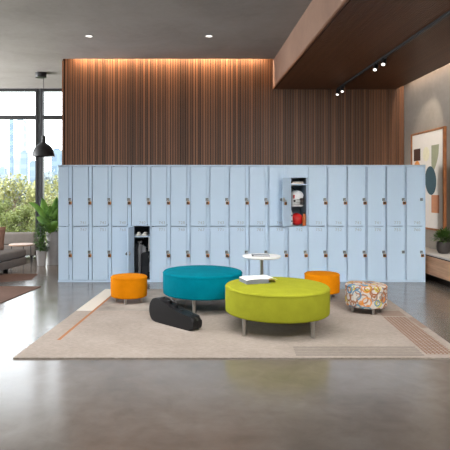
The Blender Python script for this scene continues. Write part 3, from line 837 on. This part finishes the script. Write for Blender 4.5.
# ------------------------------------------------------------------ lounge
dd = Vector((.18, .83)).normalized(); Pc = Vector((-2.91, 9.38))
rz = math.atan2(dd.y, dd.x) - PI/2
t = thing('sofa', 'dark grey low chaise sofa at the edge by the window', 'sofa', (Pc.x, Pc.y, 0), rz)   # local: x right, y back; corner at origin
MB().box(-2.1, 0, -1.55, 0, .10, .235, .02, 3).build('base', M['sofa'], t, True)
MB().box(-1.0, .0, -1.55, .0, .237, .375, .035, 4).build('seat_cushion', M['sofa'], t, True)
MB().box(-2.1, -1.004, -1.55, .0, .237, .375, .035, 4).build('seat_cushion', M['sofa'], t, True)
MB().box(-2.1, -.62, -.16, .0, .376, .60, .05, 4).build('backrest', M['sofa'], t, True)
for x, y in ((-.25,-.28),(-.25,-1.40),(-1.95,-.28),(-1.95,-1.40)):
    MB().box(x-.03, x+.03, y-.03, y+.03, 0 if y > -1 else .0105, .102).build('leg', M['black'], t)
t = thing('cushion', 'brown square cushion on the dark grey sofa', 'cushion', (-3.47, 9.16, .378), rz+R(8))
b = MB(); n = 14
gridv = {}
for s_ in (1, -1):
    for i in range(n+1):
        for j in range(n+1):
            x, z = i/n*2-1, j/n*2-1
            th_ = .085*((1-x**4)*(1-z**4))**.5
            pin = 1-.06*(1-abs(x*z))*0 - .05*((1-x*x)*(abs(z)) + (1-z*z)*abs(x))
            key = (i, j, s_) if th_ > 1e-6 else (i, j, 0)
            if key not in gridv: gridv[key] = b.bm.verts.new((x*.23*pin, s_*th_, .21+z*.21*pin))
    for i in range(n):
        for j in range(n):
            q = [gridv.get((a, c, s_)) or gridv[(a, c, 0)] for a, c in ((i,j),(i+1,j),(i+1,j+1),(i,j+1))]
            b.bm.faces.new(q)
o = b.build('cushion_cover', M['cushion'], t, 'all'); o.rotation_euler = (R(-14), 0, 0)
b = MB(); b.tube([(x*.226, 0, .21+z*.206) for x, z in ((-1,-1),(0,-.955),(1,-1),(.955,0),(1,1),(0,.955),(-1,1),(-.955,0))], .004, 6, True)
o = b.build('piping', M['cushion'], t, 'all'); o.rotation_euler = (R(-14), 0, 0)

t = thing('sofa', 'pale grey low sofa behind the round wooden side table', 'sofa', (-3.16, 10.75, 0))
MB().box(-2.4, 0, 0, .85, .08, .30, .03, 3).build('base', M['sofalight'], t, True)
MB().box(-2.4, 0, .0, .20, .302, .555, .04, 4).build('backrest', M['sofalight'], t, True)
MB().box(-2.38, -.02, .21, .85, .302, .40, .03, 4).build('seat_cushion', M['sofalight'], t, True)
for x, y in ((-.1,.1),(-.1,.75),(-2.3,.1),(-2.3,.75)): MB().box(x-.025, x+.025, y-.025, y+.025, 0, .082).build('leg', M['black'], t)

t = thing('side_table', 'small round wooden side table on thin metal legs beside the sofa', 'table', (-3.20, 10.02, 0))
MB().lathe([(.001,.375),(.235,.375),(.242,.382),(.242,.395),(.238,.40),(.001,.40)], n=48, cap=False).build('tabletop', M['deskwood'], t, True)
for k in range(3):
    a = R(-20)+k*2*PI/3; c, s_ = math.cos(a), math.sin(a)
    MB().tube([(.20*c,.20*s_,.376),(.215*c,.215*s_,0)], .008, 8).build('leg', M['black'], t, True)

# ------------------------------------------------------------------ outside
struct(MB().box(-60, 40, GY+.2, 320, -.45, -.35).build('ground', M['grass']))
def tree_meshes(seed, h, rad, n, leaf, mat):
    r = random.Random(seed)
    b = MB(); b.tube([(0,0,0),(.05*h*r.uniform(-1,1),.03,.35*h),(.05*h*r.uniform(-1,1),-.03,.8*h)], [.035*h,.025*h,.01*h], 8)
    for k in range(6):
        a = r.uniform(0, 2*PI); z = h*r.uniform(.25,.6)
        b.tube([(0,0,z),(rad*.4*math.cos(a), rad*.4*math.sin(a), z+.15*h),(rad*.8*math.cos(a), rad*.8*math.sin(a), z+.28*h)], [.015*h,.01*h,.004*h], 6)
    tr = b.build('trunk', M['bark'], None, True); tm = tr.data; bpy.data.objects.remove(tr)
    b = MB(); cl = []
    for k in range(22):
        a = r.uniform(0, 2*PI); q = r.random()**.5*rad*.8; z = h*r.uniform(.22, .95)
        q *= max(.25, 1-abs(z/h-.5)*1.2)
        cl.append((Vector((q*math.cos(a), q*math.sin(a), z)), r.uniform(.22,.42)*rad))
    for k in range(n):
        c, cr = r.choice(cl); d = Vector((r.gauss(0,1), r.gauss(0,1), r.gauss(0,.8))).normalized()*cr*r.random()**.4
        p = c+d
        if p.z < 0: continue
        small_leaf(b, p, Vector((r.gauss(0,1), r.gauss(0,1), r.gauss(0,.7)-.2)), leaf*r.uniform(.7,1.4), leaf*r.uniform(.5,.8))
    fo = b.build('foliage', mat, None, recalc=False); fm = fo.data; bpy.data.objects.remove(fo)
    return tm, fm
TM = [tree_meshes(1, 2.5, 1.3, 1300, .17, M['tree_a']), tree_meshes(2, 2.6, 1.5, 1200, .18, M['tree_b']), tree_meshes(3, 2.0, 1.25, 1800, .14, M['tree_c'])]
KIND = ['yellow green', 'grey green', 'mid green']
tp = [(2,-1,19.2,.72),(0,14,21,.95),(2,27,18.6,.62),(0,40,20.5,.85),(2,55,19,.72),(1,4,25,.95),(0,26,25.5,.85),(1,50,25,1.0),(0,62,23,.95),(1,-14,22,.9),(2,74,20,.75),(2,10,18,.5),(2,44,17.8,.48),(1,33,29,.85)]
WHERE = ['low in front of the window edge','tall, at the window edge','low, before the yellow green trees','tall, beside the window post','low, close to the locker end of the window','standing far back at the window edge','far back under the city towers','far back behind the window post','tall, next to the slatted wall end','beyond the window edge','beyond the slatted wall','low and small, near the glass at the sofa','low and small, near the glass behind the planters','farthest back, between the others']
for (k, px, Y, s_), wh in zip(tp, WHERE):
    t = thing('tree', f'{KIND[k]} garden tree, {wh}', 'tree', ((px-VX)*Y/F, Y, -.35), px*.7, 'garden trees outside the window')
    t.scale = (s_, s_, s_)
    mesh_obj('trunk', TM[k][0], t); mesh_obj('foliage', TM[k][1], t)
for px, Y, s_, wh in ((22,22.5,.7,'between the trees outside'), (44,21.6,.55,'by the window post outside'), (3,23,.6,'at the window edge outside')):
    b = MB(); b.ellipsoid((0,0,.55), (.95,.7,.75), 14, 9)
    r = random.Random(int(px))
    for v_ in b.bm.verts: v_.co *= 1+r.uniform(-.14,.14)
    o = b.build('boulder', M['rock'], loc=((px-VX)*Y/F, Y, -.42)); o.scale = (s_,)*3
    tag(o, f'pale grey boulder {wh}', 'rock', 'boulders in the garden')
def tower_b(px0, px1, pyt, Y, mat, label, roof=True):
    a = at(px0, pyt, Y); c = at(px1, pyt, Y); w = c.x-a.x; h = a.z+.4
    t = thing('tower_block', label, 'building', (a.x, Y, -.36), 0, 'hazy city towers on the skyline')
    MB().box(0, w, 0, w*.9, 0, h).build('facade', mat, t)
    if roof: MB().box(w*.2, w*.75, w*.2, w*.6, h, h+w*.18).build('roof_plant', mat, t)
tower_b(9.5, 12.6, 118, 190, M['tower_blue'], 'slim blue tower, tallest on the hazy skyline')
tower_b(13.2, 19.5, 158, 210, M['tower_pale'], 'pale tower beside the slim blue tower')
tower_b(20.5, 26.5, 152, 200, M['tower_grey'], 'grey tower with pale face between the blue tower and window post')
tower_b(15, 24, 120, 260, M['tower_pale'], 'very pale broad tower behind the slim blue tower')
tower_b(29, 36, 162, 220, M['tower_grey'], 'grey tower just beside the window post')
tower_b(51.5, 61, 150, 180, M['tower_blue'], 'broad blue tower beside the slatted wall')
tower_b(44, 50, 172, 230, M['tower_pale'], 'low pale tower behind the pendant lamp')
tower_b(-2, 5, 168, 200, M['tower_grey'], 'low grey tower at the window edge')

# ------------------------------------------------------------------ light
w = bpy.data.worlds.new('sky'); SC.world = w; w.use_nodes = True
nt = w.node_tree; bg = nt.nodes['Background']
tc = nt.nodes.new('ShaderNodeTexCoord'); sp = nt.nodes.new('ShaderNodeSeparateXYZ'); cr = nt.nodes.new('ShaderNodeValToRGB')
nt.links.new(tc.outputs['Generated'], sp.inputs[0]); nt.links.new(sp.outputs[2], cr.inputs[0]); nt.links.new(cr.outputs[0], bg.inputs[0])
cr.color_ramp.elements[0].position = 0; cr.color_ramp.elements[0].color = (.95,.97,1,1)
cr.color_ramp.elements[1].position = .6; cr.color_ramp.elements[1].color = (.80,.89,1,1)
bg.inputs[1].default_value = 5.0

def area(name, loc, rot, sx, sy, power, col=(1,1,1), spread=180):
    l = bpy.data.lights.new(name, 'AREA'); l.shape = 'RECTANGLE'; l.size = sx; l.size_y = sy; l.energy = power; l.color = col; l.spread = R(spread)
    o = bpy.data.objects.new(name, l); COL.objects.link(o); o.location = loc; o.rotation_euler = rot; return o
def spotl(name, loc, tgt, power, ang, col, blend=.6, r=.03):
    l = bpy.data.lights.new(name, 'SPOT'); l.energy = power; l.spot_size = R(ang); l.spot_blend = blend; l.color = col; l.shadow_soft_size = r
    o = bpy.data.objects.new(name, l); COL.objects.link(o); o.location = loc
    o.rotation_euler = (Vector(tgt)-Vector(loc)).to_track_quat('-Z', 'Y').to_euler(); return o
# added fill lights near ceiling height, out of view and without fixtures
area('ceiling_panel', (-1.9, 1.4, CZ-.02), (R(56), 0, 0), 6.4, 1.4, 138, (1,.985,.965), 85)
area('ceiling_panel', (2.9, 2.2, SZ-.02), (R(58), 0, 0), 2.2, 1.0, 118, (1,.985,.965), 85)
area('ceiling_panel', (-.7, 4.7, CZ-.02), (R(8), 0, 0), 4.4, 2.8, 200, (1,.985,.965), 130)
area('window_daylight', (XL+.1, 10.3, 2.0), (0, R(-128), 0), 3.2, 4.4, 1450, (.95,.98,1))  # unseen fill added at the side opening, tilted up to brighten the ceiling
area('cove_light', (-.35, WY-.12, CZ+.12), (R(-8), 0, 0), 3.6, .04, 75, (1,.74,.50))
area('cove_light', (WX-.07, 5.4, SZ+.30), (0, 0, PI/2), 8.6, .05, 90, (1,.84,.68))
for y in (9.28, 7.82): pass
spotl('picture_spot', (3.3, 8.5, SZ-.06), (WX, 8.95, 2.35), 45, 60, (1,.86,.7))
sun = bpy.data.lights.new('sun', 'SUN'); sun.energy = 5.5; sun.angle = R(4); sun.color = (1,.96,.88)
so = bpy.data.objects.new('sun', sun); COL.objects.link(so); so.rotation_euler = (R(48), 0, R(-24))

SC.view_settings.view_transform = 'Standard'; SC.view_settings.look = 'None'
SC.view_settings.exposure = 0; SC.view_settings.gamma = 1; SC.view_settings.use_curve_mapping = False
